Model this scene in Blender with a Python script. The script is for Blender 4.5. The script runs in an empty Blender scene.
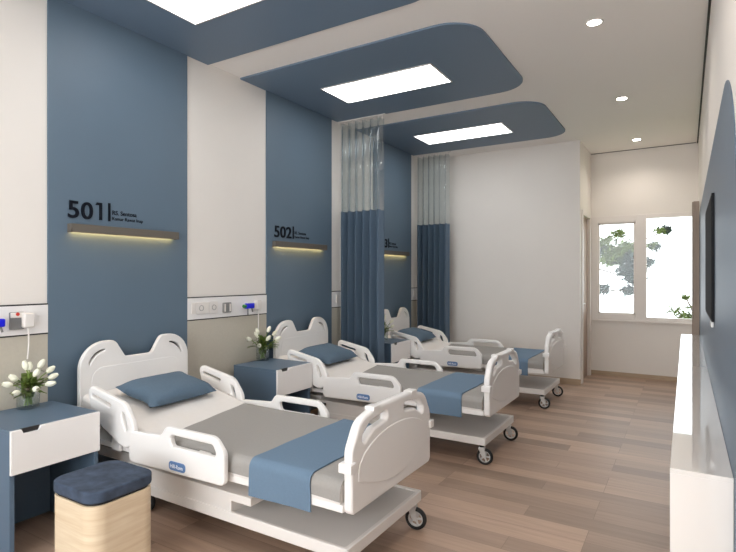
import bpy, bmesh, math, random
from mathutils import Vector, Matrix
random.seed(7)
PI = math.pi
sc = bpy.context.scene
C = sc.collection

# ---------------------------------------------------------------- camera
H = 3.10
CH = 1.3817
YAW = math.atan2(318, 522)
cd = bpy.data.cameras.new('camera'); cam = bpy.data.objects.new('camera', cd); C.objects.link(cam)
cd.sensor_width = 36; cd.lens = 522 / 736 * 36; cd.clip_start = 0.01
cam.location = (3.3, 0, CH); cam.rotation_euler = (PI / 2, 0, YAW)
sc.camera = cam

# ---------------------------------------------------------------- world, lights, exposure
w = bpy.data.worlds.new('sky'); sc.world = w; w.use_nodes = True
bg = w.node_tree.nodes['Background']; bg.inputs[0].default_value = (0.93, 0.97, 1.0, 1); bg.inputs[1].default_value = 3.0
PANEL_STRENGTH = 5.6
SPOT_STRENGTH = 22.0
SPOT_WATTS = 15.5
def area(name, loc, rot, sx, sy, power, color=(1, 1, 1), portal=False):
    d = bpy.data.lights.new(name, 'AREA'); d.shape = 'RECTANGLE'; d.size = sx; d.size_y = sy; d.energy = power; d.color = color
    d.cycles.is_portal = portal
    o = bpy.data.objects.new(name, d); C.objects.link(o); o.location = loc; o.rotation_euler = rot; return o
# added area lamp behind the camera, stands in for daylight from an assumed window
area('front_fill_light', (1.9, -1.72, 1.5), (PI / 2 + 0.15, 0, 0), 2.2, 2.2, 38, (0.95, 0.98, 1.0))
area('window_portal', (2.78, 8.04, 1.5), (-PI / 2, 0, 0), 1.2, 1.36, 1, portal=True)
sc.view_settings.view_transform = 'Standard'; sc.view_settings.look = 'None'
sc.view_settings.gamma = 1.0; sc.view_settings.use_curve_mapping = False
sc.view_settings.exposure = 0.43
sc.cycles.max_bounces = 16; sc.cycles.diffuse_bounces = 10
try: sc.cycles.use_denoising = True
except Exception: pass

# ---------------------------------------------------------------- helpers
def lin(c):
    return tuple(((v / 255) / 12.92 if v / 255 <= 0.04045 else ((v / 255 + 0.055) / 1.055) ** 2.4) for v in c)
def mat(name, rgb, rough=0.5, metal=0.0, noise=0.0, nscale=20, emit=0.0, coat=0.0, bump=0.0, spec=0.5, emit_rgb=None):
    m = bpy.data.materials.new(name); m.use_nodes = True
    nt = m.node_tree; b = nt.nodes['Principled BSDF']; c = lin(rgb)
    b.inputs['Base Color'].default_value = (*c, 1); b.inputs['Roughness'].default_value = rough
    b.inputs['Metallic'].default_value = metal; b.inputs['Coat Weight'].default_value = coat
    b.inputs['Coat Roughness'].default_value = 0.03
    b.inputs['Specular IOR Level'].default_value = spec
    if emit:
        b.inputs['Emission Color'].default_value = (*lin(emit_rgb or rgb), 1); b.inputs['Emission Strength'].default_value = emit
    if noise or bump:
        tc = nt.nodes.new('ShaderNodeTexCoord'); n = nt.nodes.new('ShaderNodeTexNoise'); n.inputs['Scale'].default_value = nscale
        n.inputs['Detail'].default_value = 5
        nt.links.new(tc.outputs['Object'], n.inputs['Vector'])
        if noise:
            r = nt.nodes.new('ShaderNodeMapRange'); r.inputs[1].default_value = 0.25; r.inputs[2].default_value = 0.75
            r.inputs[3].default_value = 1 - noise; r.inputs[4].default_value = 1 + noise
            nt.links.new(n.outputs['Fac'], r.inputs[0])
            mx = nt.nodes.new('ShaderNodeVectorMath'); mx.operation = 'SCALE'; mx.inputs[0].default_value = c
            nt.links.new(r.outputs[0], mx.inputs['Scale']); nt.links.new(mx.outputs[0], b.inputs['Base Color'])
        if bump:
            bp = nt.nodes.new('ShaderNodeBump'); bp.inputs['Strength'].default_value = bump; bp.inputs['Distance'].default_value = 0.004
            nt.links.new(n.outputs['Fac'], bp.inputs['Height']); nt.links.new(bp.outputs[0], b.inputs['Normal'])
    return m
def wood(name, c1, c2, scale=(1, 14, 14), rough=0.45):
    m = mat(name, c1, rough); nt = m.node_tree; b = nt.nodes['Principled BSDF']
    tc = nt.nodes.new('ShaderNodeTexCoord'); mp = nt.nodes.new('ShaderNodeMapping'); mp.inputs['Scale'].default_value = scale
    n = nt.nodes.new('ShaderNodeTexNoise'); n.inputs['Scale'].default_value = 3; n.inputs['Detail'].default_value = 7; n.inputs['Distortion'].default_value = 0.8
    r = nt.nodes.new('ShaderNodeValToRGB'); r.color_ramp.elements[0].position = 0.3; r.color_ramp.elements[1].position = 0.7
    r.color_ramp.elements[0].color = (*lin(c1), 1); r.color_ramp.elements[1].color = (*lin(c2), 1)
    nt.links.new(tc.outputs['Object'], mp.inputs[0]); nt.links.new(mp.outputs[0], n.inputs['Vector'])
    nt.links.new(n.outputs['Fac'], r.inputs[0]); nt.links.new(r.outputs[0], b.inputs['Base Color'])
    return m
def floor_mat():
    m = mat('floor_planks', (150, 128, 112), 0.42); nt = m.node_tree; b = nt.nodes['Principled BSDF']
    tc = nt.nodes.new('ShaderNodeTexCoord')
    br = nt.nodes.new('ShaderNodeTexBrick'); br.offset = 0.37; br.offset_frequency = 3; br.squash = 1
    br.inputs['Color1'].default_value = (0, 0, 0, 1); br.inputs['Color2'].default_value = (1, 1, 1, 1); br.inputs['Mortar'].default_value = (0.0, 0.0, 0.0, 1)
    br.inputs['Scale'].default_value = 1; br.inputs['Mortar Size'].default_value = 0.0012; br.inputs['Mortar Smooth'].default_value = 0.3
    br.inputs['Bias'].default_value = 0.0; br.inputs['Brick Width'].default_value = 0.95; br.inputs['Row Height'].default_value = 0.145
    nt.links.new(tc.outputs['Object'], br.inputs['Vector'])
    # plank tone
    r = nt.nodes.new('ShaderNodeValToRGB'); e = r.color_ramp.elements
    e[0].position = 0; e[0].color = (*lin((150, 128, 112)), 1); e[1].position = 1; e[1].color = (*lin((186, 158, 138)), 1)
    k = e.new(0.45); k.color = (*lin((166, 141, 123)), 1)
    nt.links.new(br.outputs['Color'], r.inputs[0])
    # grain, shifted plank by plank
    mp = nt.nodes.new('ShaderNodeMapping'); mp.inputs['Scale'].default_value = (1.6, 26, 1)
    nt.links.new(tc.outputs['Object'], mp.inputs[0])
    ad = nt.nodes.new('ShaderNodeVectorMath'); ad.operation = 'MULTIPLY_ADD'; ad.inputs[1].default_value = (7, 3, 11)
    nt.links.new(br.outputs['Color'], ad.inputs[0]); nt.links.new(mp.outputs[0], ad.inputs[2])
    n = nt.nodes.new('ShaderNodeTexNoise'); n.inputs['Scale'].default_value = 1.5; n.inputs['Detail'].default_value = 6; n.inputs['Distortion'].default_value = 0.6
    nt.links.new(ad.outputs[0], n.inputs['Vector'])
    mr = nt.nodes.new('ShaderNodeMapRange'); mr.inputs[1].default_value = 0.25; mr.inputs[2].default_value = 0.75; mr.inputs[3].default_value = 0.86; mr.inputs[4].default_value = 1.12
    nt.links.new(n.outputs['Fac'], mr.inputs[0])
    sm = nt.nodes.new('ShaderNodeMath'); sm.operation = 'MULTIPLY_ADD'; sm.inputs[1].default_value = -0.35; sm.inputs[2].default_value = 1
    nt.links.new(br.outputs['Fac'], sm.inputs[0])
    mu = nt.nodes.new('ShaderNodeMath'); mu.operation = 'MULTIPLY'; nt.links.new(mr.outputs[0], mu.inputs[0]); nt.links.new(sm.outputs[0], mu.inputs[1])
    v = nt.nodes.new('ShaderNodeVectorMath'); v.operation = 'SCALE'; nt.links.new(r.outputs[0], v.inputs[0]); nt.links.new(mu.outputs[0], v.inputs['Scale'])
    nt.links.new(v.outputs[0], b.inputs['Base Color'])
    return m
def glassy(name, tint, gl=0.12, rough=0.03, diff=0.0, diffc=(1, 1, 1)):
    m = bpy.data.materials.new(name); m.use_nodes = True; nt = m.node_tree; nt.nodes.clear()
    o = nt.nodes.new('ShaderNodeOutputMaterial'); t = nt.nodes.new('ShaderNodeBsdfTransparent'); g = nt.nodes.new('ShaderNodeBsdfGlossy')
    t.inputs[0].default_value = (*tint, 1); g.inputs['Roughness'].default_value = rough
    lw = nt.nodes.new('ShaderNodeLayerWeight'); lw.inputs[0].default_value = 0.35
    mr = nt.nodes.new('ShaderNodeMapRange'); mr.inputs[3].default_value = gl * 0.5; mr.inputs[4].default_value = min(1, gl * 4)
    nt.links.new(lw.outputs['Facing'], mr.inputs[0])
    a = nt.nodes.new('ShaderNodeMixShader'); nt.links.new(mr.outputs[0], a.inputs[0]); nt.links.new(t.outputs[0], a.inputs[1]); nt.links.new(g.outputs[0], a.inputs[2])
    last = a
    if diff:
        d = nt.nodes.new('ShaderNodeBsdfDiffuse'); d.inputs[0].default_value = (*diffc, 1)
        b2 = nt.nodes.new('ShaderNodeMixShader'); b2.inputs[0].default_value = diff
        nt.links.new(a.outputs[0], b2.inputs[1]); nt.links.new(d.outputs[0], b2.inputs[2]); last = b2
    nt.links.new(last.outputs[0], o.inputs[0]); return m

BLUE = (92, 111, 128)
M = dict(
    white_wall=mat('white_wall_paint', (228, 223, 217), 0.7, noise=0.01, nscale=3),
    ceil=mat('ceiling_paint', (238, 234, 230), 0.75),
    blue_wall=mat('blue_wall_panel', BLUE, 0.5, noise=0.03, nscale=2.5),
    blue_ceil=mat('blue_ceiling_panel', (104, 123, 143), 0.5),
    blue_right=mat('blue_wall_right', (88, 106, 124), 0.45),
    beige=mat('beige_textured_panel', (189, 183, 170), 0.6, noise=0.03, nscale=60, bump=0.2),
    dark=mat('dark_groove', (38, 36, 36), 0.6),
    floor=floor_mat(),
    skirt=wood('oak_skirting', (170, 148, 124), (186, 164, 138), (2, 2, 20)),
    plastic=mat('white_bed_plastic', (234, 232, 230), 0.32, coat=0.1),
    metal_white=mat('white_painted_metal', (226, 222, 218), 0.4),
    tray=mat('grey_base_tray', (206, 203, 200), 0.5),
    sheet=mat('white_sheet', (224, 220, 216), 0.85, noise=0.015, nscale=30, bump=0.15),
    grey=mat('grey_blanket_cloth', (152, 149, 145), 0.9, noise=0.03, nscale=90, bump=0.25),
    throw=mat('blue_throw_cloth', (99, 122, 144), 0.85, noise=0.03, nscale=90, bump=0.2),
    pillow=mat('blue_pillow_cloth', (86, 107, 126), 0.85, noise=0.04, nscale=60, bump=0.25),
    black=mat('black_rubber', (22, 22, 24), 0.55),
    blackpl=mat('black_plastic', (26, 27, 30), 0.6, spec=0.2),
    steel=mat('grey_wheel_plastic', (205, 204, 202), 0.35, metal=0.2),
    cab_blue=mat('cabinet_blue_lacquer', (86, 106, 126), 0.45, noise=0.02, nscale=4),
    cab_white=mat('drawer_white_gloss', (236, 234, 233), 0.18, coat=0.4),
    stool_wood=wood('stool_ash_wood', (222, 206, 180), (206, 184, 154), (1.2, 1.2, 16)),
    navy=mat('navy_suede', (58, 70, 88), 0.95, noise=0.5, nscale=16, bump=0.4),
    lampbody=mat('lamp_taupe_metal', (98, 92, 84), 0.6),
    letters=mat('black_lettering', (8, 14, 26), 0.7, spec=0.2),
    white_txt=mat('white_lettering', (235, 240, 250), 0.5),
    logo=mat('badge_blue', (96, 130, 178), 0.4),
    frame=mat('window_white_frame', (225, 219, 214), 0.45),
    doorwood=wood('door_taupe_wood', (168, 146, 128), (152, 131, 114), (14, 14, 1)),
    finwood=wood('cabinet_taupe_wood', (160, 142, 127), (146, 127, 112), (14, 14, 1)),
    console=mat('white_gloss_console', (238, 234, 230), 0.02, coat=1.0, spec=0.9),
    screen=mat('black_screen_glass', (14, 15, 18), 0.75, spec=0.1),
    socket=mat('socket_white', (226, 222, 218), 0.35),
    socket_grey=mat('socket_grey', (122, 122, 122), 0.4),
    cobalt=mat('cobalt_plastic', (14, 24, 215), 0.35),
    green=mat('green_knob', (36, 120, 50), 0.4),
    red=mat('red_mark', (205, 60, 50), 0.5),
    stem=mat('tulip_stem_green', (122, 146, 72), 0.5, noise=0.1, nscale=30),
    leaf=mat('tulip_leaf_green', (124, 146, 74), 0.5, noise=0.2, nscale=25),
    petal=mat('tulip_white_petal', (240, 240, 222), 0.5, noise=0.04, nscale=40),
    glass=glassy('clear_glass', (0.96, 0.98, 0.98), 0.09, 0.02),
    pane=glassy('window_glass', (0.97, 0.98, 0.98), 0.05, 0.02),
    water=glassy('vase_water', (0.95, 0.97, 0.95), 0.02, 0.02),
    pvc=glassy('clear_curtain_plastic', (0.82, 0.88, 0.90), 0.30, 0.05, 0.05, (0.55, 0.64, 0.68)),
    curtain=mat('blue_curtain_cloth', (84, 102, 120), 0.6, noise=0.03, nscale=40),
    diffuser=mat('ceiling_light_diffuser', (255, 255, 255), 0.5, emit=PANEL_STRENGTH),
    spot=mat('downlight_diffuser', (255, 250, 242), 0.5, emit=SPOT_STRENGTH),
    warm=mat('warm_lamp_strip', (255, 232, 160), 0.5, emit=16.0, emit_rgb=(255, 205, 130)),
    bark=mat('tree_bark', (96, 86, 78), 0.9, noise=0.2, nscale=8, bump=0.5),
    needles=mat('dark_needles', (20, 44, 40), 0.7, noise=0.3, nscale=6),
    leaves=mat('light_green_leaves', (78, 92, 34), 0.7, noise=0.35, nscale=5),
    grass=mat('lawn', (110, 140, 80), 0.9, noise=0.2, nscale=3),
)

def link(name, me, m, parent=None, loc=None):
    if m is not None: me.materials.append(m if not isinstance(m, str) else M[m])
    o = bpy.data.objects.new(name, me); C.objects.link(o)
    if parent: o.parent = parent
    if loc: o.location = loc
    return o
def obj(name, bm, m, parent=None, smooth=35, loc=None):
    me = bpy.data.meshes.new(name); bmesh.ops.recalc_face_normals(bm, faces=bm.faces[:]); bm.to_mesh(me); bm.free()
    if smooth:
        for p in me.polygons: p.use_smooth = True
        me.set_sharp_from_angle(angle=math.radians(smooth))
    o = link(name, me, m, parent, loc)
    if smooth and smooth < 50:
        md = o.modifiers.new('weighted_normal', 'WEIGHTED_NORMAL'); md.keep_sharp = True; md.weight = 100
    return o
def thing(name, label, cat, loc=(0, 0, 0), rz=0, group=None):
    o = bpy.data.objects.new(name, None); o.empty_display_size = 0.1; C.objects.link(o); o.location = loc; o.rotation_euler = (0, 0, rz)
    return tag(o, label, cat, group)
def tag(o, label, cat, group=None):
    o['label'] = label; o['category'] = cat
    if group: o['group'] = group
    return o
def struct(name, bm, m, smooth=0):
    o = obj(name, bm, m, None, smooth); o['kind'] = 'structure'; return o
def box(bm, x0, x1, y0, y1, z0, z1, bev=0, seg=2):
    b = bmesh.new()
    bmesh.ops.create_cube(b, size=1)
    for v in b.verts:
        v.co = Vector(((x0 + x1) / 2 + v.co.x * (x1 - x0), (y0 + y1) / 2 + v.co.y * (y1 - y0), (z0 + z1) / 2 + v.co.z * (z1 - z0)))
    if bev: bmesh.ops.bevel(b, geom=b.edges[:], offset=bev, segments=seg, affect='EDGES', profile=0.5)
    merge(bm, b); return bm
def merge(bm, b):
    me = bpy.data.meshes.new('tmp'); b.to_mesh(me); b.free(); bm.from_mesh(me); bpy.data.meshes.remove(me)
def B(*a, **k):
    return box(bmesh.new(), *a, **k)
def cyl(bm, p0, p1, r0, r1=None, seg=20, cap=True):
    r1 = r0 if r1 is None else r1; p0 = Vector(p0); p1 = Vector(p1); d = (p1 - p0).normalized()
    up = Vector((0, 0, 1)) if abs(d.z) < 0.9 else Vector((1, 0, 0)); a = d.cross(up).normalized(); b = d.cross(a)
    r = [[bm.verts.new(p + (a * math.cos(2 * PI * i / seg) + b * math.sin(2 * PI * i / seg)) * rr) for i in range(seg)] for p, rr in ((p0, r0), (p1, r1))]
    for i in range(seg): bm.faces.new((r[0][i], r[0][(i + 1) % seg], r[1][(i + 1) % seg], r[1][i]))
    if cap: bm.faces.new(r[0][::-1]); bm.faces.new(r[1])
    return bm
def tube(bm, pts, rad, seg=8):
    pts = [Vector(p) for p in pts]; rs = rad if isinstance(rad, (list, tuple)) else [rad] * len(pts); rings = []
    a = None
    for i, p in enumerate(pts):
        d = (pts[min(i + 1, len(pts) - 1)] - pts[max(i - 1, 0)]).normalized()
        if a is None:
            up = Vector((0, 0, 1)) if abs(d.z) < 0.9 else Vector((1, 0, 0)); a = d.cross(up).normalized()
        else: a = (a - d * a.dot(d)).normalized()
        b = d.cross(a)
        rings.append([bm.verts.new(p + (a * math.cos(2 * PI * k / seg) + b * math.sin(2 * PI * k / seg)) * rs[i]) for k in range(seg)])
    for i in range(len(rings) - 1):
        for k in range(seg): bm.faces.new((rings[i][k], rings[i][(k + 1) % seg], rings[i + 1][(k + 1) % seg], rings[i + 1][k]))
    bm.faces.new(rings[0][::-1]); bm.faces.new(rings[-1]); return bm
def lathe(bm, prof, o=(0, 0, 0), axis='z', seg=28):
    rings = []; o = Vector(o)
    for r, h in prof:
        ring = []
        for k in range(seg):
            c, s = math.cos(2 * PI * k / seg) * r, math.sin(2 * PI * k / seg) * r
            ring.append(bm.verts.new(o + (Vector((c, s, h)) if axis == 'z' else Vector((c, h, s)))))
        rings.append(ring)
    for i in range(len(rings) - 1):
        for k in range(seg): bm.faces.new((rings[i][k], rings[i][(k + 1) % seg], rings[i + 1][(k + 1) % seg], rings[i + 1][k]))
    return bm
def rpoly(pts, seg=7):
    """round the corners of a polygon; pts = (a, b, radius)"""
    out = []; n = len(pts)
    for i in range(n):
        p = Vector(pts[i][:2]); r = pts[i][2] if len(pts[i]) > 2 else 0
        q0 = Vector(pts[i - 1][:2]); q1 = Vector(pts[(i + 1) % n][:2])
        if r <= 0: out.append(tuple(p)); continue
        u = (q0 - p).normalized(); v = (q1 - p).normalized(); ang = u.angle(v)
        d = r / math.tan(ang / 2); c = p + (u + v).normalized() * (r / math.sin(ang / 2))
        s = p + u * d - c; e = p + v * d - c
        a0 = math.atan2(s.y, s.x); a1 = math.atan2(e.y, e.x); da = (a1 - a0 + PI) % (2 * PI) - PI
        for k in range(seg + 1):
            t = a0 + da * k / seg; out.append((c.x + r * math.cos(t), c.y + r * math.sin(t)))
    return out
def curve_mesh(cu):
    o = bpy.data.objects.new('tmp', cu); C.objects.link(o); dg = bpy.context.evaluated_depsgraph_get()
    me = bpy.data.meshes.new_from_object(o.evaluated_get(dg)); bpy.data.objects.remove(o); bpy.data.curves.remove(cu); me.materials.clear(); return me
def plate_bm(outline, holes, thick, bev, plane, off):
    cu = bpy.data.curves.new('tmp', 'CURVE'); cu.dimensions = '2D'; cu.fill_mode = 'BOTH'
    cu.extrude = thick / 2 - bev; cu.bevel_depth = bev; cu.bevel_resolution = 2; cu.offset = -bev
    for poly in [outline] + list(holes):
        s = cu.splines.new('POLY'); s.points.add(len(poly) - 1); s.use_cyclic_u = True
        for i, p in enumerate(poly): s.points[i].co = (p[0], p[1], 0, 1)
    me = curve_mesh(cu); bm = bmesh.new(); bm.from_mesh(me); bpy.data.meshes.remove(me)
    bmesh.ops.remove_doubles(bm, verts=bm.verts[:], dist=1e-5)
    for v in bm.verts:
        a, b, c = v.co
        v.co = {'xz': (a, c + off, b), 'yz': (c + off, a, b), 'xy': (a, b, c + off)}[plane]
    return bm
def plate(name, outline, holes, thick, bev, plane, off, m, parent=None):
    return obj(name, plate_bm(outline, holes, thick, bev, plane, off), m, parent, 40)
def text_bm(s, size, ext, mtx, bold=0.0, sx=1.0):
    cu = bpy.data.curves.new('tmp', 'FONT'); cu.body = s; cu.size = size; cu.extrude = ext; cu.offset = bold
    me = curve_mesh(cu); bm = bmesh.new(); bm.from_mesh(me); bpy.data.meshes.remove(me)
    for v in bm.verts: v.co = mtx @ Vector((v.co.x * sx, v.co.y, v.co.z))
    return bm
def copy_tree(o, parent=None):
    c = o.copy(); C.objects.link(c)
    if parent: c.parent = parent
    for ch in list(o.children): copy_tree(ch, c)
    return c

# ================================================================= STRUCTURE
FY = -1.8
struct('floor', B(-0.15, 3.6, FY, 8.1, -0.12, 0), 'floor')
struct('ceiling', B(-0.15, 3.6, FY, 8.1, H, H + 0.12), 'ceil')
struct('wall_left', B(-0.15, 0, FY, 7.03, 0, H), 'white_wall')
struct('wall_right', B(3.434, 3.58, FY, 8.1, 0, H), 'white_wall')
struct('wall_back', B(-0.15, 2.095, 7.03, 8.1, 0, H), 'white_wall')
bm = bmesh.new()          # short wall of the recess, round the door opening
box(bm, 2.095, 2.155, 7.03, 7.2, 0, H); box(bm, 2.095, 2.155, 7.8, 7.93, 0, H); box(bm, 2.095, 2.155, 7.2, 7.8, 2.19, H)
struct('wall_passage', bm, 'white_wall')
bm = bmesh.new()          # window wall
WX0, WX1, WZ0, WZ1 = 2.19, 3.42, 0.79, 2.19
box(bm, 2.095, WX0, 7.93, 8.1, 0, H); box(bm, WX1, 3.58, 7.93, 8.1, 0, H)
box(bm, WX0, WX1, 7.93, 8.1, 0, WZ0); box(bm, WX0, WX1, 7.93, 8.1, WZ1, H)
struct('wall_window', bm, 'white_wall')
bm = bmesh.new()          # wall behind the camera with a wide window opening assumed for daylight
box(bm, -0.15, 0.2, FY - 0.12, FY, 0, H); box(bm, 3.0, 3.58, FY - 0.12, FY, 0, H)
box(bm, 0.2, 3.0, FY - 0.12, FY, 0, 0.4); box(bm, 0.2, 3.0, FY - 0.12, FY, 2.6, H)
struct('wall_front', bm, 'white_wall')
# skirting
struct('baseboard_back', B(0, 2.167, 7.018, 7.03, 0, 0.075), 'skirt')
struct('baseboard_window', B(2.155, 3.434, 7.918, 7.93, 0, 0.06), 'skirt')
# window
fr = bmesh.new()
box(fr, 2.165, 2.245, 7.915, 7.97, 0.775, 2.21, 0.003); box(fr, 2.715, 2.847, 7.915, 7.97, 0.775, 2.21, 0.003)
box(fr, 3.39, 3.427, 7.915, 7.97, 0.775, 2.21, 0.003)
box(fr, 2.165, 2.715, 7.918, 7.97, 2.116, 2.21, 0.003); box(fr, 2.165, 2.715, 7.918, 7.97, 0.775, 0.856, 0.003)
box(fr, 2.847, 3.39, 7.918, 7.97, 2.155, 2.21, 0.003); box(fr, 2.847, 3.39, 7.918, 7.97, 0.775, 0.826, 0.003)
wf = struct('window_1', fr, 'frame')
box_ = B(2.155, 3.434, 7.89, 7.93, 0.757, 0.775, 0.003); o = obj('window_sill', box_, 'frame', wf)
obj('window_pane', B(2.245, 2.715, 7.944, 7.950, 0.856, 2.116), 'pane', wf)
obj('window_pane', B(2.847, 3.39, 7.944, 7.950, 0.826, 2.155), 'pane', wf)
bmx = bmesh.new()
for x0, x1, z0, z1 in ((2.245, 2.715, 0.856, 2.116),):
    box(bmx, x0, x0 + 0.022, 7.93, 7.96, z0, z1); box(bmx, x1 - 0.022, x1, 7.93, 7.96, z0, z1)
    box(bmx, x0, x1, 7.93, 7.96, z0, z0 + 0.02); box(bmx, x0, x1, 7.93, 7.96, z1 - 0.02, z1)
obj('casement_frame', bmx, 'frame', wf)
# door in the short wall
dr = struct('door_1', B(2.10, 2.125, 7.215, 7.785, 0.005, 2.175), 'doorwood')
bm = bmesh.new(); box(bm, 2.095, 2.168, 7.15, 7.215, 0, 2.235, 0.003); box(bm, 2.095, 2.168, 7.785, 7.85, 0, 2.235, 0.003); box(bm, 2.095, 2.168, 7.215, 7.785, 2.175, 2.235, 0.003)
obj('door_frame', bm, 'frame', dr)
bm = bmesh.new(); cyl(bm, (2.125, 7.28, 1.02), (2.16, 7.28, 1.02), 0.012); tube(bm, [(2.155, 7.28, 1.02), (2.16, 7.33, 1.02), (2.158, 7.39, 1.018)], 0.008)
obj('door_handle', bm, 'steel', dr)

# wall panels of the bedside wall: blue, white with service strip, beige below
BP = [(1.686, 2.716), (3.609, 4.639), (5.532, 6.563), (-0.237, 0.793)]
WP = [(2.716, 3.609), (4.639, 5.532), (6.563, 7.03), (0.793, 1.686)]
n = 1
for a, b in BP:
    struct('trim_%d' % n, B(0, 0.012, a, b, 0, H), 'blue_wall'); n += 1
for a, b in WP:
    struct('trim_%d' % n, B(0, 0.010, a + 0.001, b - 0.001, 0, 1.035), 'beige'); n += 1
# dark strips painting the shade of gaps where the ceiling meets the walls
struct('trim_%d' % n, B(3.420, 3.434, FY, 7.93, H - 0.012, H), 'dark'); n += 1
struct('trim_%d' % n, B(2.155, 3.414, 7.92, 7.93, H - 0.006, H), 'dark'); n += 1
# light end strip where the bedside wall meets the back wall
# blue wall panel of the right-hand wall, arch cornered towards the camera
ol = rpoly([(1.92, 0.0, 0), (1.92, 2.145, 0.62), (7.2, 2.10, 0.4), (7.2, 0.0, 0)], 16)
o = plate('trim_%d' % n, ol, [], 0.004, 0.0005, 'yz', 3.432, 'blue_right'); o['kind'] = 'structure'; n += 1
# blue dropped ceiling panels
def ceil_panel(y0, y1):
    global n
    ol = rpoly([(0.0, y0, 0), (2.095, y0, 0.27), (2.095, y1, 0.27), (0.0, y1, 0)], 12)
    o = plate('trim_%d' % n, ol, [], 0.014, 0.001, 'xy', H - 0.007, 'blue_ceil'); o['kind'] = 'structure'; n += 1
for y0 in (-0.44, 1.43, 3.288, 5.155): ceil_panel(y0, y0 + 1.5)

# ceiling lights
def ceil_light(y0, lab):
    t = thing('ceiling_light', lab, 'light', (1.01, y0 + 0.2175, H - 0.014), 0, 'panel lights in the blue ceiling panels')
    ol = [(-0.545, -0.2275), (0.545, -0.2275), (0.545, 0.2275), (-0.545, 0.2275)]
    ho = [(-0.533, -0.2155), (0.533, -0.2155), (0.533, 0.2155), (-0.533, 0.2155)]
    plate('light_frame', ol, [ho], 0.008, 0.0005, 'xy', -0.004, 'frame', t)
    obj('diffuser', B(-0.533, 0.533, -0.2155, 0.2155, -0.006, 0), 'diffuser', t)
ceil_light(0.11, 'rectangular white panel light behind the viewer, nearest of the row')
ceil_light(1.965, 'white panel light in the nearest blue ceiling panel, cut by the top edge')
ceil_light(3.838, 'bright rectangular panel light in the middle blue ceiling panel with rounded corners')
ceil_light(5.72, 'bright rectangular panel light in the farthest blue ceiling panel')
def downlight(y, lab):
    t = thing('downlight', lab, 'light', (2.77, y, H), 0, 'round downlights along the right of the ceiling')
    bm = bmesh.new(); lathe(bm, [(0.043, -0.001), (0.045, -0.005), (0.056, -0.005), (0.058, 0.0)], seg=32); obj('trim_ring', bm, 'frame', t)
    bm = bmesh.new(); cyl(bm, (0, 0, -0.0035), (0, 0, 0), 0.044, seg=32); obj('lamp_disc', bm, 'spot', t)
    d = bpy.data.lights.new('lamp_light', 'SPOT'); d.energy = SPOT_WATTS; d.color = (1.0, 0.90, 0.80); d.spot_size = math.radians(150); d.spot_blend = 0.9; d.shadow_soft_size = 0.04
    lo = bpy.data.objects.new('lamp_light', d); C.objects.link(lo); lo.parent = t; lo.location = (0, 0, -0.045)
downlight(0.25, 'round recessed downlight above the viewer'); downlight(2.03, 'second round downlight above the viewer, by the console')
downlight(3.815, 'largest and nearest round white downlight in the ceiling')
downlight(5.59, 'middle of the three round downlights in the ceiling')
downlight(7.37, 'farthest and smallest round downlight, in front of the window')

# ================================================================= HOSPITAL BED
def cloth_strip(name, x0, x1, hw, ztop, zbot, m, parent, over=0.006, slant=0.0, nx=14, th=0.006, taper=0.0, end=False):
    """a cloth over the mattress: section across y with rounded shoulders, hanging to zbot; built with real thickness"""
    r = 0.045; w_ = hw + over; sec = []
    sec.append((-w_, zbot)); sec.append((-w_, (zbot + ztop) / 2 - 0.01))
    for k in range(7):
        a = PI - k * PI / 12; sec.append((-w_ + r + r * math.cos(a), ztop - r + r * math.sin(a)))
    for k in range(1, 10): sec.append((-w_ + r + (2 * w_ - 2 * r) * k / 10, ztop))
    for k in range(7):
        a = PI / 2 - k * PI / 12; sec.append((w_ - r + r * math.cos(a), ztop - r + r * math.sin(a)))
    sec.append((w_, (zbot + ztop) / 2 - 0.01)); sec.append((w_, zbot))
    bm = bmesh.new(); grid = []
    for i in range(nx + 1):
        t = i / nx; row = []
        for (y, z) in sec:
            xs = x0 + slant * (0.5 - (y + w_) / (2 * w_)) if True else x0
            x = xs + (x1 - xs) * t
            dz = 0.0016 * math.sin(9 * x + 5 * y) + 0.0012 * math.sin(23 * y + 7 * x)
            yy = y
            if abs(y) > w_ - 0.002 and z < ztop - r: yy = y + (0.003 * math.sin(11 * x) ) * (ztop - z) / 0.1
            row.append(bm.verts.new((x, yy, z + dz)))
        grid.append(row)
    for i in range(nx):
        for j in range(len(sec) - 1): bm.faces.new((grid[i][j], grid[i + 1][j], grid[i + 1][j + 1], grid[i][j + 1]))
    bmesh.ops.recalc_face_normals(bm, faces=bm.faces[:])
    bmesh.ops.solidify(bm, geom=bm.faces[:], thickness=th)
    if end:
        pass
    return obj(name, bm, m, parent, 60)
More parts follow.
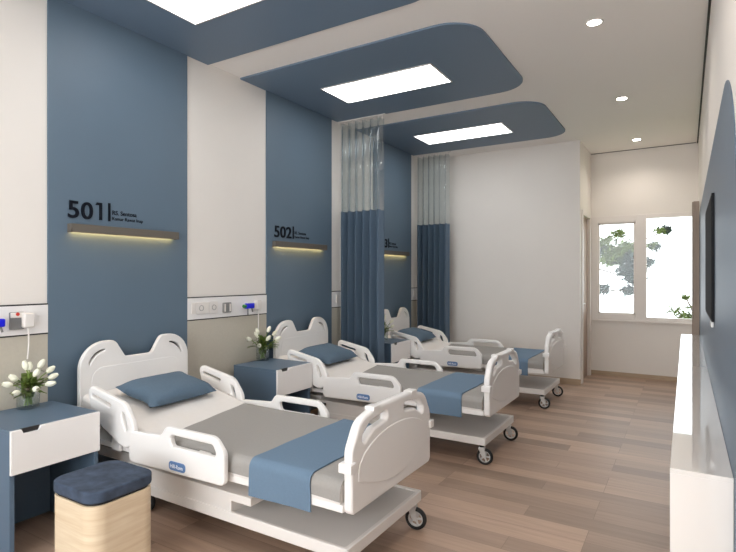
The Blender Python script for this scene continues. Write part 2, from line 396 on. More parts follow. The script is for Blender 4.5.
def bed_model():
    t = thing('hospital_bed', '', 'bed', (0, 0, 0), 0, 'white hospital beds in a row along the blue wall')
    # base platform with recessed tray, boxes
    bm = plate_bm(rpoly([(0.55, -0.37, .01), (2.06, -0.37, .012), (2.06, 0.37, .012), (0.55, 0.37, .01)], 3),
                  [rpoly([(0.60, -0.35, .01), (2.037, -0.35, .01), (2.037, 0.35, .01), (0.60, 0.35, .01)], 3)], 0.055, 0.004, 'xy', 0.1775)
    obj('base_rim', bm, 'metal_white', t)
    obj('base_tray', B(0.59, 2.045, -0.355, 0.355, 0.155, 0.196), 'tray', t)
    obj('base_box', B(0.55, 1.36, -0.365, 0.365, 0.195, 0.262, 0.004), 'metal_white', t)
    obj('base_deck', B(0.53, 1.50, -0.372, 0.372, 0.262, 0.303, 0.005), 'metal_white', t)
    for q in (0.72, 1.2): obj('lift_column', B(q, q + 0.14, -0.2, 0.2, 0.303, 0.378, 0.004), 'metal_white', t)
    for q in (-0.33, 0.25): obj('head_beam', B(0.11, 0.56, q, q + 0.08, 0.27, 0.33, 0.006), 'metal_white', t)
    bm = bmesh.new(); cyl(bm, (0.2, 0.0, 0.25), (0.56, 0.0, 0.22), 0.03); box(bm, 0.12, 0.26, -0.06, 0.06, 0.2, 0.3, 0.01); obj('lift_motor', bm, 'blackpl', t)
    obj('mattress_frame', B(0.11, 2.06, -0.405, 0.405, 0.375, 0.409, 0.006), 'plastic', t)
    # mattress, head end raised
    bm = bmesh.new(); pr = [(0.125, 0.655), (0.73, 0.512), (0.80, 0.503), (2.045, 0.503)]
    top = [(0.125, 0.648), (0.3, 0.609), (0.5, 0.563), (0.66, 0.524), (0.76, 0.506), (0.85, 0.5), (1.3, 0.5), (2.045, 0.5)]
    rows = []
    for x, z in top:
        zb = 0.409 + max(0, (z - 0.5)) * 0.93; hw = 0.405; r = 0.03; row = [(-hw, zb)]
        for k in range(5): a = PI - k * PI / 8; row.append((-hw + r + r * math.cos(a), z - r + r * math.sin(a)))
        for k in range(5): a = PI / 2 - k * PI / 8; row.append((hw - r + r * math.cos(a), z - r + r * math.sin(a)))
        row.append((hw, zb)); rows.append([bm.verts.new((x, a, b)) for a, b in row])
    for i in range(len(rows) - 1):
        for j in range(len(rows[0])): bm.faces.new((rows[i][j], rows[i][(j + 1) % len(rows[0])], rows[i + 1][(j + 1) % len(rows[0])], rows[i + 1][j]))
    bm.faces.new(rows[0]); bm.faces.new(rows[-1][::-1]); obj('mattress', bm, 'sheet', t, 40)
    # headboard with two ears and crescent slots
    hb = rpoly([(-0.41, 0.30, .03), (-0.41, 0.965, .17), (-0.175, 0.965, .06), (-0.10, 0.847, .03), (0.10, 0.847, .03), (0.175, 0.965, .06), (0.41, 0.965, .17), (0.41, 0.30, .03)], 10)
    def cres(s):
        c = (-0.235, 0.79); out = []
        for k in range(11): a = math.radians(95 + 70 * k / 10); w_ = 0.008 * math.sin(PI * (0.12 + 0.76 * k / 10)); out.append((s * (c[0] + (0.118 + w_) * math.cos(a)), c[1] + (0.118 + w_) * math.sin(a)))
        for k in range(10, -1, -1): a = math.radians(95 + 70 * k / 10); w_ = 0.008 * math.sin(PI * (0.12 + 0.76 * k / 10)); out.append((s * (c[0] + (0.118 - w_) * math.cos(a)), c[1] + (0.118 - w_) * math.sin(a)))
        return out
    hbo = plate('headboard', hb, [cres(1), cres(-1)], 0.035, 0.008, 'yz', 0.09, 'plastic', t)
    ip = rpoly([(-0.335, 0.36, .03), (-0.335, 0.80, .08), (0.335, 0.80, .08), (0.335, 0.36, .03)], 8)
    plate('headboard_panel', ip, [], 0.006, 0.0029, 'yz', 0.1075, 'plastic', hbo)
    for q in (-1, 1): obj('slot_shade', cyl(bmesh.new(), (0.0675, q * 0.235, 0.79), (0.0715, q * 0.235, 0.79), 0.145, seg=28), 'blackpl', hbo)  # black discs imitate the deep shade inside the slots
    # footboard
    fb = rpoly([(-0.395, 0.365, .03), (-0.395, 0.64, .10), (-0.325, 0.755, .10), (-0.17, 0.79, .12), (0.17, 0.79, .12), (0.325, 0.755, .10), (0.395, 0.64, .10), (0.395, 0.365, .03)], 12)
    def hole(s):
        return rpoly([(s * a, b, .018) for a, b in ((0.315, 0.635), (0.305, 0.69), (0.24, 0.735), (0.085, 0.752), (0.085, 0.708), (0.21, 0.696))], 4)
    fbo = plate('footboard', fb, [hole(1), hole(-1)], 0.045, 0.012, 'yz', 2.078, 'plastic', t)
    # arched raised field on the outer face
    arch = [(-0.345, 0.50), (-0.345, 0.54)]
    for k in range(13): a = PI - PI * k / 12; arch.append((0.345 * math.cos(a), 0.54 + 0.135 * math.sin(a)))
    arch += [(0.345, 0.50)]
    for k in range(1, 9): u = k / 9; arch.append((0.345 - 0.69 * u, 0.50 - 0.085 * math.sin(PI * u)))
    plate('footboard_panel', arch, [], 0.010, 0.0045, 'yz', 2.099, 'plastic', fbo)
    for s in (-1, 1):
        obj('bumper', B(2.045, 2.112, s * 0.396 - 0.024, s * 0.396 + 0.024, 0.55, 0.592, 0.006), 'plastic', fbo)
        bm = bmesh.new(); box(bm, 2.053, 2.1035, s * 0.19 - 0.03, s * 0.19 + 0.03, 0.770, 0.793, 0.005); 
        obj('grip_cap', bm, 'plastic', fbo)
    # rails
    hr = rpoly([(0.26, 0.745, .04), (0.63, 0.672, .10), (0.735, 0.54, .10), (0.665, 0.405, .07), (0.33, 0.545, .04)], 9)
    ho1 = rpoly([(0.315, 0.693, .009), (0.50, 0.652, .009), (0.503, 0.630, .009), (0.318, 0.671, .009)], 4)
    ho2 = rpoly([(0.60, 0.635, .008), (0.635, 0.605, .01), (0.66, 0.53, .008), (0.643, 0.518, .008), (0.612, 0.575, .008)], 3)
    mr = rpoly([(0.675, 0.528, .025), (0.945, 0.545, .04), (0.985, 0.598, .035), (1.35, 0.600, .08), (1.415, 0.53, .05), (1.415, 0.372, .03), (0.675, 0.358, .03)], 8)
    mh = rpoly([(1.015, 0.560, .02), (1.335, 0.560, .022), (1.37, 0.503, .018), (1.035, 0.503, .02)], 6)
    for s in (-1, 1):
        dx = -0.065 if s > 0 else 0.0; yy = 0.436 if s > 0 else 0.445; mv = lambda P_, d_: [(a + d_, b - (0.012 if s > 0 else 0)) for a, b in P_]
        o = plate('head_rail', mv(hr, dx), [mv(ho1, dx), mv(ho2, dx)], 0.032, 0.009, 'xz', s * yy, 'plastic', t)
        bm = bmesh.new(); box(bm, 0.46, 0.54, s * 0.42 - 0.008, s * 0.42 + 0.008, 0.38, 0.55, 0.003); obj('rail_arm', bm, 'plastic', o)
        o = plate('side_rail', mv(mr, dx * 0.5), [mv(mh, dx * 0.5)], 0.032, 0.009, 'xz', s * (yy + 0.003), 'plastic', t)
        for q in (0.8, 1.2): obj('rail_arm', B(q, q + 0.08, s * 0.425 - 0.008, s * 0.425 + 0.008, 0.36, 0.50, 0.003), 'plastic', o)
        if s < 0:
            bo = plate('badge', rpoly([(1.018, 0.384, .018), (1.142, 0.384, .018), (1.142, 0.429, .018), (1.018, 0.429, .018)], 6), [], 0.006, 0.002, 'xz', -0.4655, 'logo', o)
            mt = Matrix.Translation((1.029, -0.469, 0.397)) @ Matrix.Rotation(PI / 2, 4, 'X')
            obj('badge_lettering', text_bm('Hill-Rom', 0.027, 0.0006, mt, 0.0004), 'white_txt', bo, 0)
    for s in (-1, 1): obj('release_pedal', B(0.50, 0.66, s * 0.41 - 0.02, s * 0.41 + 0.02, 0.268, 0.292, 0.006), 'blackpl', t)
    # casters
    for cx, cy, rz in ((0.575, -0.30, 0.2), (0.575, 0.30, -0.2), (2.02, -0.33, 0.12), (2.02, 0.33, 0.12)):
        k = bpy.data.objects.new('caster', bpy.data.meshes.new('caster'))
        bm = bmesh.new()
        cyl(bm, (0, 0, 0.128), (0, 0, 0.158), 0.018)
        obj_c = obj('caster', bm, 'blackpl', t, 35, (cx, cy, 0)); obj_c.rotation_euler = (0, 0, rz)
        bpy.data.objects.remove(k)
        bm = bmesh.new(); box(bm, -0.022, 0.026, -0.022, 0.022, 0.112, 0.130, 0.005)
        for s in (-1, 1):
            b2 = plate_bm(rpoly([(-0.02, 0.118, .004), (0.024, 0.118, .006), (0.036, 0.066, .010), (0.012, 0.050, .010)], 4), [], 0.005, 0.001, 'xz', s * 0.0205)
            merge(bm, b2)
        obj('fork', bm, 'steel', obj_c)
        bm = bmesh.new(); prof = []
        for q in range(17): a = 2 * PI * q / 16; prof.append((0.050 + 0.011 * math.cos(a), 0.014 * math.sin(a)))
        lathe(bm, prof, (0.022, 0, 0.061), 'y', 36); obj('tyre', bm, 'black', obj_c)
        bm = bmesh.new(); lathe(bm, [(0.044, -0.009), (0.037, -0.009), (0.037, 0.009), (0.044, 0.009), (0.044, -0.009)], (0.022, 0, 0.061), 'y', 36)
        cyl(bm, (0.022, -0.015, 0.061), (0.022, 0.015, 0.061), 0.012)
        for q in range(5):
            a = 2 * PI * q / 5; p = Vector((0.022, 0, 0.061)); d = Vector((math.cos(a), 0, math.sin(a)))
            tube(bm, [p + d * 0.008, p + d * 0.04], 0.006, 6)
        obj('wheel_hub', bm, 'steel', obj_c)
    return t
LB = ['white hospital bed nearest the camera, beside the wooden stool', 'white hospital bed in the middle of the row, under the number 502', 'farthest white hospital bed, standing before the back wall curtain']
BC = [2.235, 4.035, 5.915]
bed = bed_model(); beds = [bed] + [copy_tree(bed) for _ in range(2)]
for b_, y, l in zip(beds, BC, LB): b_.location = (0, y, 0); b_['label'] = l
# bedding: blanket, throw, pillow
def blanket_mesh():
    b = cloth_strip('grey_blanket', 0.80, 2.05, 0.407, 0.511, 0.425, 'grey', None, 0.004, 0.17, 20, 0.005); return b
def pillow_mesh():
    bm = bmesh.new(); nx, ny = 22, 14; W, D, T = 0.268, 0.182, 0.066; top = {}; bot = {}
    for i in range(nx + 1):
        for j in range(ny + 1):
            u = -1 + 2 * i / nx; v = -1 + 2 * j / ny
            px = W * u * (1 - 0.07 * (1 - v * v) * abs(u) ** 3 ) + 0.012 * math.sin(4 * v) * u * u; 
            pd = D * v * (1 - 0.09 * (1 - u * u) * abs(v) ** 3)
            f = (max(0, 1 - u ** 4) * max(0, 1 - v ** 4)) ** 0.55
            wr = 0.003 * math.sin(6 * u + 3 * v) + 0.0025 * math.sin(11 * u * v + 2)
            z = T * f + wr * f
            top[i, j] = bm.verts.new((pd, px, z)); edge = i in (0, nx) or j in (0, ny)
            bot[i, j] = top[i, j] if edge else bm.verts.new((pd, px, -T * 0.55 * f))
    for i in range(nx):
        for j in range(ny):
            bm.faces.new((top[i, j], top[i + 1, j], top[i + 1, j + 1], top[i, j + 1])); bm.faces.new((bot[i, j], bot[i, j + 1], bot[i + 1, j + 1], bot[i + 1, j]))
    return obj('pillow', bm, 'pillow', None, 80)
bl = blanket_mesh(); th = cloth_strip('blue_throw', 1.535, 1.895, 0.413, 0.519, 0.345, 'throw', None, 0.006, 0.0, 8, 0.006); pi_ = pillow_mesh()
where = ['nearest the camera', 'in the middle', 'farthest away']
for i, y in enumerate(BC):
    b1 = bl if i == 0 else bl.copy(); b2 = th if i == 0 else th.copy(); b3 = pi_ if i == 0 else pi_.copy()
    for o in (b1, b2, b3):
        if i: C.objects.link(o)
    b1.location = (0, y, 0); b2.location = (0, y, 0)
    b3.location = (0.392, y + 0.012, 0.638); b3.rotation_euler = (0, math.radians(13.5), math.radians(2))
    tag(b1, 'smooth light grey blanket over the lower part of the bed ' + where[i], 'blanket', 'grey blankets on the beds')
    tag(b2, 'blue throw folded across the foot of the bed ' + where[i], 'throw', 'blue throws on the beds')
    tag(b3, 'slate blue pillow on the raised head of the bed ' + where[i], 'pillow', 'blue pillows on the beds')

# ================================================================= BEDSIDE CABINETS
def cabinet():
    t = thing('bedside_cabinet', '', 'cabinet', (0, 0, 0), 0, 'blue bedside cabinets between the beds')
    X0, X1, W, Z = 0.09, 0.57, 0.219, 0.643
    bm = bmesh.new()
    box(bm, X0, X1 - 0.018, -W, W, Z - 0.02, Z, 0.001); box(bm, X0, X1 - 0.018, -W, -W + 0.022, 0, Z - 0.02, 0.001); box(bm, X0, X1 - 0.018, W - 0.022, W, 0, Z - 0.02, 0.001)
    box(bm, X0, X0 + 0.015, -W + 0.022, W - 0.022, 0.0, Z - 0.02); box(bm, X0 + 0.015, X1 - 0.018, -W + 0.022, W - 0.022, 0.425, 0.443)
    obj('body', bm, 'cab_blue', t)
    ol = [(-W, 0.432), (W, 0.432), (W, Z - 0.001), (-W + 0.135, Z - 0.001), (-W + 0.125, Z - 0.022), (-W + 0.055, Z - 0.022), (-W + 0.045, Z - 0.001), (-W, Z - 0.001)]
    d = plate('drawer', ol, [], 0.018, 0.001, 'yz', X1 - 0.009, 'cab_white', t)
    obj('notch_shade', B(X1 - 0.0195, X1 - 0.012, -W + 0.046, -W + 0.134, Z - 0.03, Z + 0.0005), 'dark', d)  # dark plate stands in for the shade inside the handle notch
    return t
cab = cabinet(); cabs = [cab, copy_tree(cab), copy_tree(cab)]
for c, y, l in zip(cabs, (1.452, 3.343, 5.21), ('blue bedside cabinet with white drawer at the left edge, behind the stool', 'blue bedside cabinet with white drawer between the first and second bed', 'small distant blue bedside cabinet partly behind the near curtain')):
    c.location = (0, y, 0); c['label'] = l

# ================================================================= STOOL
t = thing('stool', 'pale wooden block stool with a dark navy suede cushion', 'stool', (1.03, 1.408, 0))
def rr(a, b, r): return rpoly([(-a, -b, r), (a, -b, r), (a, b, r), (-a, b, r)], 8)
plate('wooden_body', rr(0.168, 0.158, 0.072), [], 0.412, 0.003, 'xy', 0.206, 'stool_wood', t)
plate('shadow_gap', rr(0.159, 0.149, 0.066), [], 0.018, 0.0, 'xy', 0.417, 'black', t)  # black inset layer paints the shade between body and cushion
plate('cushion', rr(0.171, 0.161, 0.072), [], 0.050, 0.008, 'xy', 0.4475, 'navy', t)

# ================================================================= WALL LAMPS AND NUMBERS
def wall_lamp(y0, y1, lab):
    t = thing('wall_lamp', lab, 'lamp', (0.012, (y0 + y1) / 2, 1.66), 0, 'light bars under the room numbers'); w_ = (y1 - y0) / 2
    bm = bmesh.new(); box(bm, 0, 0.05, -w_, w_, 0.012, 0.048, 0.002); box(bm, 0.042, 0.05, -w_, w_, -0.006, 0.014, 0.001); box(bm, 0, 0.05, -w_, -w_ + 0.006, -0.006, 0.014, 0.001); box(bm, 0, 0.05, w_ - 0.006, w_, -0.006, 0.014, 0.001)
    obj('lamp_body', bm, 'lampbody', t)
    obj('light_strip', B(0.004, 0.030, -w_ + 0.02, w_ - 0.03, 0.010, 0.0135), 'warm', t)
wall_lamp(1.80, 2.60, 'taupe light bar glowing warm below the number 501')
wall_lamp(3.685, 4.49, 'taupe light bar glowing warm below the number 502')
wall_lamp(5.605, 6.41, 'taupe light bar glowing warm below the number 503')
def sign(num, y, lab):
    t = thing('room_number_sign', lab, 'sign', (0.012, y, 1.749), 0, 'room number signs on the blue wall panels')
    R_ = Matrix.Rotation(PI / 2, 4, 'Z') @ Matrix.Rotation(PI / 2, 4, 'X')
    nb = bmesh.new()
    for k, ch in enumerate(num):
        if ch == '1':
            b_ = plate_bm([(0.043, 0), (0.062, 0), (0.062, 0.113), (0.026, 0.113), (0.018, 0.096), (0.043, 0.096)], [], 0.006, 0, 'xy', 0.0)
            for v in b_.verts: v.co = Matrix.Translation((0.004, 0.086 * k - 0.006, 0)) @ R_ @ v.co
        else: b_ = text_bm(ch, 0.152, 0.004, Matrix.Translation((0.004, 0.086 * k, 0)) @ R_, 0.0018, 1.08)
        merge(nb, b_)
    obj('number', nb, 'letters', t, 0)
    obj('divider_bar', B(0, 0.008, 0.272, 0.285, -0.002, 0.118), 'letters', t)
    obj('upper_line', text_bm('RS. Sentosa', 0.041, 0.0012, Matrix.Translation((0.0012, 0.30, 0.044)) @ R_, 0.0004, 0.95), 'letters', t, 0)
    obj('lower_line', text_bm('Kamar Rawat Inap', 0.032, 0.0012, Matrix.Translation((0.0012, 0.30, 0.008)) @ R_, 0.0002, 0.98), 'letters', t, 0)
sign('501', 1.797, 'black number 501 with two small lines of lettering'); sign('502', 3.706, 'black number 502 with two small lines of lettering'); sign('503', 5.625, 'black number 503 mostly hidden by the near curtain')

# ================================================================= SERVICE STRIPS
def plug(y, zc, zend, lab, yend=None):
    t = thing('power_plug', lab, 'plug', (0.0, y, zc), 0, 'white plugs with hanging cords')
    obj('plug_body', B(0.0127, 0.062, -0.03, 0.03, -0.042, 0.042, 0.010, 3), 'socket', t)
    bm = bmesh.new(); pts = [(0.045, 0, -0.04), (0.045, 0.002, -0.12), (0.043, 0.003, (zend - zc) * 0.6), (0.035, 0.0, zend - zc)]
    tube(bm, pts, 0.0045, 8); obj('cord', bm, 'socket', t)
def strip(y0, y1, lab, items):
    t = thing('service_panel', lab, 'wall panel', (0.0, (y0 + y1) / 2, 1.035), 0, 'bedhead service strips'); c = (y0 + y1) / 2; w_ = (y1 - y0) / 2 - 0.001
    obj('panel', B(0, 0.0125, -w_, w_, 0.004, 0.176), 'cab_white', t)
    bm = bmesh.new(); box(bm, 0, 0.0128, -w_, w_, -0.002, 0.006); box(bm, 0, 0.0128, -w_, w_, 0.174, 0.182); obj('edge_groove', bm, 'dark', t)
    for k, y in items:
        y -= c
        if k == 's':
            s = obj('socket', B(0.012, 0.022, y - 0.042, y + 0.042, 0.045, 0.14, 0.004), 'socket', t)
            s2 = bmesh.new(); lathe(s2, [(0.022, 0.0215), (0.022, 0.024), (0.019, 0.024), (0.019, 0.0215)], (0, 0, 0), 'z', 20)
            for v in s2.verts: v.co = Vector((v.co.z, y + v.co.x, 0.092 + v.co.y))
            obj('socket_ring', s2, 'socket_grey', s)
        if k == 'w': obj('switch', B(0.012, 0.020, y - 0.022, y + 0.022, 0.05, 0.135, 0.003), 'socket', t)
        if k == 'g':
            g = obj('grey_outlet', B(0.012, 0.029, y - 0.045, y + 0.045, 0.04, 0.125, 0.005), 'socket_grey', t)
            obj('outlet_bar', B(0.028, 0.033, y - 0.035, y - 0.022, 0.05, 0.115, 0.002), 'socket', g)
            obj('outlet_bar', B(0.028, 0.033, y + 0.022, y + 0.035, 0.05, 0.115, 0.002), 'socket', g)
        if k == 'r':
            g = obj('grey_outlet', B(0.012, 0.03, y - 0.038, y + 0.038, 0.04, 0.14, 0.005), 'socket_grey', t)
            v = obj('outlet_cap', B(0.029, 0.034, y - 0.036, y + 0.036, 0.108, 0.138, 0.002), 'socket', g); bm = bmesh.new(); cyl(bm, (0.033, y, 0.128), (0.037, y, 0.128), 0.010); v.parent = g; obj('red_mark', bm, 'red', g)
    return t
def gas(y, lab):
    t = thing('gas_flowmeter', lab, 'flowmeter', (0.0, y, 1.12), 0, 'blue gas outlets on the service strips')
    bm = bmesh.new(); cyl(bm, (0.0125, 0.0, 0), (0.035, 0.0, 0), 0.026); cyl(bm, (0.035, 0, 0.0), (0.07, 0.0, 0), 0.012); obj('mount', bm, 'steel', t)
    obj('valve_body', B(0.045, 0.085, -0.04, 0.05, -0.02, 0.026, 0.008, 3), 'cobalt', t)
    bm = bmesh.new(); cyl(bm, (0.065, -0.042, 0.002), (0.065, -0.068, 0.002), 0.015); obj('knob', bm, 'green', t)
    bm = bmesh.new(); cyl(bm, (0.065, -0.015, -0.02), (0.065, -0.015, -0.075), 0.006); cyl(bm, (0.065, 0.032, -0.02), (0.068, 0.04, -0.05), 0.006); obj('outlet_stem', bm, 'socket_grey', t)
strip(0.793, 1.686, 'white service strip at the left edge above the nearest flowers', [('r', 1.508), ('s', 1.0)])
strip(2.716, 3.609, 'white service strip between panels 501 and 502, with switches and sockets', [('w', 2.775), ('s', 2.845), ('w', 2.905), ('s', 2.975), ('g', 3.115)])
strip(4.639, 5.532, 'white service strip beside the near curtain, mostly hidden', [('w', 4.74), ('s', 5.2)])
strip(6.563, 7.03, 'white service strip at the far corner behind the far curtain', [('w', 6.66)])
gas(3.33, 'cobalt blue gas valve with green knob above the second bedside cabinet'); gas(1.375, 'cobalt blue gas valve cut by the left edge, above the nearest flowers')
plug(3.465, 1.125, 0.80, 'white plug with cord hanging behind the second vase of tulips'); plug(1.56, 1.125, 0.90, 'white plug with cord hanging behind the nearest vase of tulips')

# ================================================================= VASES AND TULIPS
def vase(loc, lab, s=1.0):
    t = thing('vase', lab, 'vase', loc, 0, 'glass vases of tulips on the bedside cabinets')
    R0 = 0.056 * s; h = 0.125 * s; bm = bmesh.new()
    lathe(bm, [(0.001, 0.0), (R0 * 0.95, 0.0), (R0, 0.004), (R0 * 1.06, h), (R0 * 1.01, h), (R0 * 0.95, 0.012), (0.001, 0.012)], seg=32); obj('glass', bm, 'glass', t, 50)
    bm = bmesh.new(); cyl(bm, (0, 0, 0.0125), (0, 0, h * 0.55), R0 * 0.93, R0 * 0.96, 28); obj('water', bm, 'water', t)
    return t
def tulip(base, head, size, lab, group, nleaf=1):
    base = Vector(base); head = Vector(head); d = head - base
    t = thing('tulip', lab, 'flower', tuple(base), 0, group)
    mid = d * 0.5 + Vector((0, 0, 0.03)) ; pts = [Vector((0, 0, 0)), d * 0.25 + Vector((0, 0, 0.018)), mid, d * 0.78 + Vector((0, 0, 0.02)), d]
    bm = bmesh.new(); tube(bm, pts, 0.0032, 6); obj('stem', bm, 'stem', t)
    dirv = (pts[-1] - pts[-2]).normalized(); q = dirv.to_track_quat('Z', 'Y')
    bm = bmesh.new()
    for ring, (n_, k0, rs) in enumerate(((3, 0, 0.92), (3, PI / 3, 1.0))):
        for p in range(3):
            a0 = k0 + p * 2 * PI / 3; g = []
            for i in range(8):
                u = i / 7; r = size * rs * (0.12 + 0.50 * math.sin(PI * min(1, 0.08 + 0.80 * u)) ** 0.9) * (1 - 0.25 * u); wd = 1.15 * (math.sin(PI * (0.10 + 0.86 * u))) ** 0.6; row = []
                for j in range(5):
                    a = a0 + wd * (j - 2) / 2; row.append(bm.verts.new(q @ Vector((r * math.cos(a), r * math.sin(a), size * 1.75 * u)) + d))
                g.append(row)
            for i in range(7):
                for j in range(4): bm.faces.new((g[i][j], g[i][j + 1], g[i + 1][j + 1], g[i + 1][j]))
    obj('bloom', bm, 'petal', t, 80)
    for k in range(nleaf):
        bm = bmesh.new(); a = random.uniform(0, 2 * PI); side = Vector((math.cos(a), math.sin(a), 0)); hd = Vector((d.x, d.y, 0)) * 0.9 + side * 0.05
        hh = d.z * random.uniform(0.6, 0.95); wv = Vector((0, 0, 1)).cross(hd if hd.length > 0.01 else side).normalized(); L_ = []
        for i in range(9):
            u = i / 8; c = Vector((0, 0, 0.04)) * (1 - u) + hd * (u ** 1.6) + Vector((0, 0, hh * math.sin(u * PI * 0.55))); ww = 0.020 * math.sin(PI * min(1, 0.12 + 0.88 * u)) + 0.0008
            L_.append([bm.verts.new(c - wv * ww), bm.verts.new(c - Vector((0, 0, 0.003))), bm.verts.new(c + wv * ww)])
        for i in range(8):
            for j in range(2): bm.faces.new((L_[i][j], L_[i][j + 1], L_[i + 1][j + 1], L_[i + 1][j]))
        bmesh.ops.solidify(bm, geom=bm.faces[:], thickness=0.0012); obj('leaf', bm, 'leaf', t, 80)
def bouquet(vx, vy, vz, heads, gname, names, size, bs=1.0):
    for i, (dx, dy, dz) in enumerate(heads):
        a = math.atan2(dy, dx); tulip((vx - 0.02 * math.cos(a), vy - 0.02 * math.sin(a), vz + 0.016), (vx + dx, vy + dy, vz + dz), size, names[i] if names else gname[1], gname[0], 4 if i % 2 else 5)
v1 = (0.15, 1.508, 0.643)
vase(v1, 'clear glass vase of white tulips on the cabinet at the left edge')
H1 = [(0.0, -0.008, 0.215), (0.04, 0.012, 0.18), (0.0, 0.055, 0.215), (0.0, 0.098, 0.182), (0.02, 0.098, 0.150), (0.06, 0.062, 0.125), (0.09, -0.012, 0.118), (0.0, -0.055, 0.165), (0.04, -0.065, 0.105), (0.0, -0.08, 0.14), (-0.05, 0.03, 0.20)]
N1 = ['white tulip standing tallest at the centre of the nearest vase', 'white tulip just right of and below the tallest one in the nearest vase', 'tall white tulip leaning right beside the plug cord, nearest vase',
      'upper of the two white tulips reaching farthest right, nearest vase', 'lower of the two white tulips reaching farthest right, nearest vase', 'white tulip low at the right front of the nearest vase',
      'white tulip hanging low over the front rim of the nearest vase', 'white tulip upper left in the nearest vase', 'white tulip reaching farthest left in the nearest vase', 'lowest white tulip at the left of the nearest vase', 'white tulip at the back of the nearest vase near the wall']
bouquet(*v1, H1, ('white tulips in the nearest vase', ''), N1, 0.031)
v2 = (0.125, 3.43, 0.643)
vase(v2, 'clear glass vase of white tulips on the cabinet between the beds', 0.95)
H2 = [(0.0, 0.068, 0.24), (0.03, 0.10, 0.21), (0.0, 0.155, 0.14), (0.06, 0.10, 0.17), (0.0, -0.05, 0.235), (0.06, -0.095, 0.14), (0.0, -0.14, 0.19), (0.04, 0.01, 0.175), (-0.03, -0.02, 0.20)]
N2 = ['tallest white tulip in the middle vase, on its right half', 'white tulip right of the tallest one in the middle vase', 'white tulip lowest at the right of the middle vase, beside the headboard', 'white tulip at the right front of the middle vase',
      'white tulip upper left in the middle vase', 'white tulip low at the front left of the middle vase', 'white tulip farthest left in the middle vase', 'white tulip at the centre of the middle vase', 'white tulip at the back left of the middle vase']
bouquet(*v2, H2, ('white tulips in the middle vase', ''), N2, 0.033)
v3 = (0.36, 5.16, 0.643)
vase(v3, 'clear glass vase on the farthest bedside cabinet, behind the curtain edge', 0.95)
H3 = [(0.0, 0.02, 0.24), (0.04, 0.09, 0.2), (0.05, -0.06, 0.16), (0.02, 0.15, 0.15), (0.0, -0.1, 0.2)]
bouquet(*v3, H3, ('white tulips in the farthest vase', 'small white tulip in the farthest vase, beside the curtain'), None, 0.032)

# ================================================================= CURTAINS
def curtain_mesh(xs, z0, z1, amp, waves, ph, th, flare=0.0, nz=6):
    bm = bmesh.new(); nx = 110; g = []
    for j in range(nz + 1):
        z = z0 + (z1 - z0) * j / nz; row = []
        for i in range(nx + 1):
            u = i / nx; x = xs[0] + (xs[1] - xs[0]) * u
            a = amp * (1 + flare * (z1 - z) / (z1 - z0)) * (0.8 + 0.25 * math.sin(3.1 * u + ph))
            s = math.sin(2 * PI * waves * u + ph); y = a * math.tanh(2.4 * s) + 0.003 * math.sin(2 * z + 9 * u)
            row.append(bm.verts.new((x + 0.16 * a * math.sin(4 * PI * waves * u + ph), y, z)))
        g.append(row)
    for j in range(nz):
        for i in range(nx): bm.faces.new((g[j][i], g[j][i + 1], g[j + 1][i + 1], g[j + 1][i]))
    if th:
        g2 = [[bm.verts.new(v.co + Vector((0, th, 0))) for v in row] for row in g]
        for j in range(nz):
            for i in range(nx): bm.faces.new((g2[j][i], g2[j + 1][i], g2[j + 1][i + 1], g2[j][i + 1]))
            for i in (0, nx): bm.faces.new((g[j][i], g[j + 1][i], g2[j + 1][i], g2[j][i]))
        for i in range(nx):
            for j in (0, nz): bm.faces.new((g[j][i], g2[j][i], g2[j][i + 1], g[j][i + 1]))
    return bm
def curtain(y, x0, x1, lab, waves=6, zs=2.085):
    t = thing('privacy_curtain', lab, 'curtain', (0, y, 0), 0, 'blue privacy curtains between the beds')
    obj('cloth', curtain_mesh((x0, x1), 0.12, zs, 0.056, waves, 0.6, 0.003, 0.1, 10), 'curtain', t, 80)
    obj('clear_top', curtain_mesh((x0, x1), zs - 0.012, 3.045, 0.050, waves, 0.6, 0.0, 0.0, 8), 'pvc', t, 80)
    bm = bmesh.new(); box(bm, 0.0, x1 + 0.03, -0.012, 0.012, 3.075, H)
    rl = obj('track', bm, 'frame', t)
    for k in range(waves * 2 + 1):
        x = x0 + (x1 - x0) * k / (waves * 2); obj('hook', tube(bmesh.new(), [(x, 0, 3.08), (x, 0, 3.035)], 0.004, 6), 'frame', t)
curtain(4.77, 0.026, 0.572, 'blue pleated curtain with clear top between the second and third bed')
curtain(6.66, 0.036, 0.53, 'blue pleated curtain with clear top beside the farthest wall', 6, 2.10)

# ================================================================= RIGHT WALL
t = thing('wall_console', 'long white glossy wall-hung console along the right wall', 'console', (3.34, 4.3, 0.46))
obj('cabinet_body', B(3.254 - 3.34, 3.4290 - 3.34, 2.012 - 4.3, 6.70 - 4.3, 0.0, 0.266, 0.001, 1), 'console', t)
obj('top_board', B(3.254 - 3.34, 3.4290 - 3.34, 2.012 - 4.3, 6.70 - 4.3, 0.266, 0.281, 0.001, 1), 'console', t)
bm = bmesh.new()
for k in range(1, 5): box(bm, 3.253 - 3.34, 3.258 - 3.34, 2.03 + k * 0.932 - 4.3 - 0.002, 2.03 + k * 0.932 - 4.3 + 0.002, 0.01, 0.262)
obj('door_gaps', bm, 'dark', t)
t = thing('television', 'thin black wall television seen edge-on on the blue right wall', 'television', (3.423, 3.825, 1.135))
obj('casing', B(-0.007, 0.0065, -0.495, 0.495, 0.0, 0.69, 0.002), 'blackpl', t)
obj('screen', B(-0.0085, -0.0065, -0.480, 0.480, 0.014, 0.676), 'screen', t)
obj('sensor', B(-0.009, 0.006, -0.47, -0.37, -0.030, 0.001, 0.003), 'steel', t)
t = thing('tall_cabinet', 'tall taupe wooden panel cabinet between the console and the window', 'cabinet', (3.39, 6.86, 0))
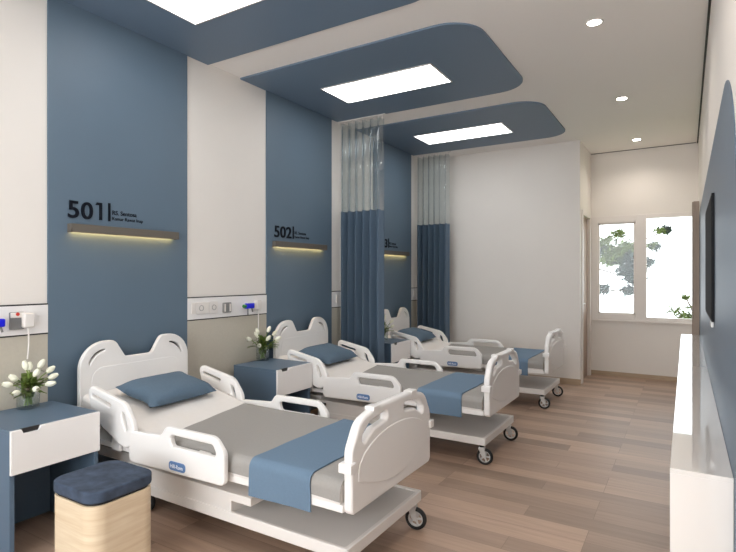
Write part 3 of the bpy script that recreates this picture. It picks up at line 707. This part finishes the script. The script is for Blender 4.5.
obj('cabinet_side', B(-0.02, 0.035, -0.12, 0.12, 0.0, 2.20, 0.002), 'finwood', t)
obj('cabinet_front', B(-0.033, -0.02, -0.118, 0.118, 0.05, 2.195, 0.002), 'finwood', t)

# ================================================================= OUTSIDE
o = obj('lawn', B(-12, 18, 8.6, 32, -3.2, -3.0), 'grass', None, 0); o['kind'] = 'structure'
def tuft(bm, p, R_, n_, size, flat=0.6):
    for _ in range(n_):
        d = Vector((random.gauss(0, 1), random.gauss(0, 1), random.gauss(0, flat)))
        c = p + d * R_ * 0.45; a = Vector((random.gauss(0, 1), random.gauss(0, 1), random.gauss(0, 0.7))).normalized(); b = a.cross(Vector((random.random(), random.random(), 1))).normalized()
        s = size * random.uniform(0.6, 1.3)
        v = [bm.verts.new(c - a * s), bm.verts.new(c + b * s * 0.28), bm.verts.new(c + a * s), bm.verts.new(c - b * s * 0.28)]; bm.faces.new(v)
tr = thing('pine_tree', 'tree with dark needled and light green branches outside the left pane', 'tree', (0.2, 12.4, -3.0))
tb = Vector((0.2, 12.4, -3.0))
def P(x, y, z): return Vector((x, y, z)) - tb
bm = bmesh.new(); tube(bm, [P(0.2, 12.4, -3.0), P(0.25, 12.35, -1.0), P(0.3, 12.3, 1.0), P(0.45, 12.2, 2.4), P(0.5, 12.2, 3.8)], [0.2, 0.17, 0.13, 0.09, 0.04], 10); obj('trunk', bm, 'bark', tr)
bm = bmesh.new()
for pts in ([(0.4, 12.2, 1.4), (1.1, 12, 1.55), (1.7, 12, 1.72), (2.1, 12, 1.92), (2.4, 12, 2.0)], [(0.4, 12.2, 1.2), (1.2, 12, 1.42), (1.75, 12, 1.52), (2.05, 12, 1.42), (2.2, 12, 1.2)],
            [(1.7, 12, 1.72), (2.1, 12.1, 1.70), (2.5, 12.1, 1.68), (2.9, 12.1, 1.95)], [(0.3, 12.2, 0.9), (1.2, 12, 1.0), (1.9, 12, 1.08), (2.3, 12, 1.08)], [(2.1, 12, 1.92), (2.5, 12, 2.1), (3.0, 12, 2.3)]):
    tube(bm, [P(*p) for p in pts], [0.035 - 0.028 * k / (len(pts) - 1) for k in range(len(pts))], 6)
obj('branches', bm, 'bark', tr)
bm = bmesh.new()
for x, z, r, k in ((1.78, 1.95, .16, 60), (2.3, 1.5, .2, 130), (2.38, 1.32, .15, 90), (2.25, 1.72, .2, 80), (2.1, 1.72, .18, 50), (1.78, 1.1, .14, 70), (2.28, 1.08, .12, 60), (2.32, 1.9, .14, 40), (2.62, 1.66, .12, 50), (2.75, 1.98, .12, 40), (2.95, 2.3, .10, 30), (1.85, 1.78, .14, 40)):
    tuft(bm, P(x, 12.05, z), r * 1.15, k * 3, 0.085)
obj('dark_foliage', bm, 'needles', tr, 0)
bm = bmesh.new()
for x, z, r, k in ((2.05, 1.88, .2, 110), (2.25, 2.0, .18, 60), (1.95, 1.7, .2, 70), (2.1, 2.25, .16, 30), (2.85, 2.28, .10, 20), (2.72, 1.99, .08, 18), (1.9, 2.1, .18, 40)):
    tuft(bm, P(x, 11.9, z), r, k * 3, 0.075)
obj('light_foliage', bm, 'leaves', tr, 0)
tr = thing('leafy_shrub', 'light green leafy shrub low outside the right window pane', 'shrub', (3.5, 12.3, -3.0)); tb = Vector((3.5, 12.3, -3.0))
bm = bmesh.new(); tube(bm, [P(3.5, 12.3, -3.0), P(3.5, 12.2, -1), P(3.4, 12.1, 0.2), P(3.2, 12, 0.6)], [0.08, 0.06, 0.04, 0.015], 8); tube(bm, [P(3.45, 12.15, -0.3), P(3.55, 12.1, 0.4), P(3.3, 12.0, 0.95)], [0.04, 0.03, 0.012], 8); obj('stem', bm, 'bark', tr)
bm = bmesh.new()
for x, z, r, k in ((3.1, 0.68, .14, 50), (3.3, 0.58, .16, 80), (3.45, 0.62, .15, 60), (3.28, 0.96, .08, 30), (3.4, 0.76, .12, 20), (3.2, 0.35, .3, 150), (3.5, 0.2, .35, 150)):
    tuft(bm, P(x, 12.0, z), r, k, 0.07)
obj('foliage', bm, 'leaves', tr, 0)
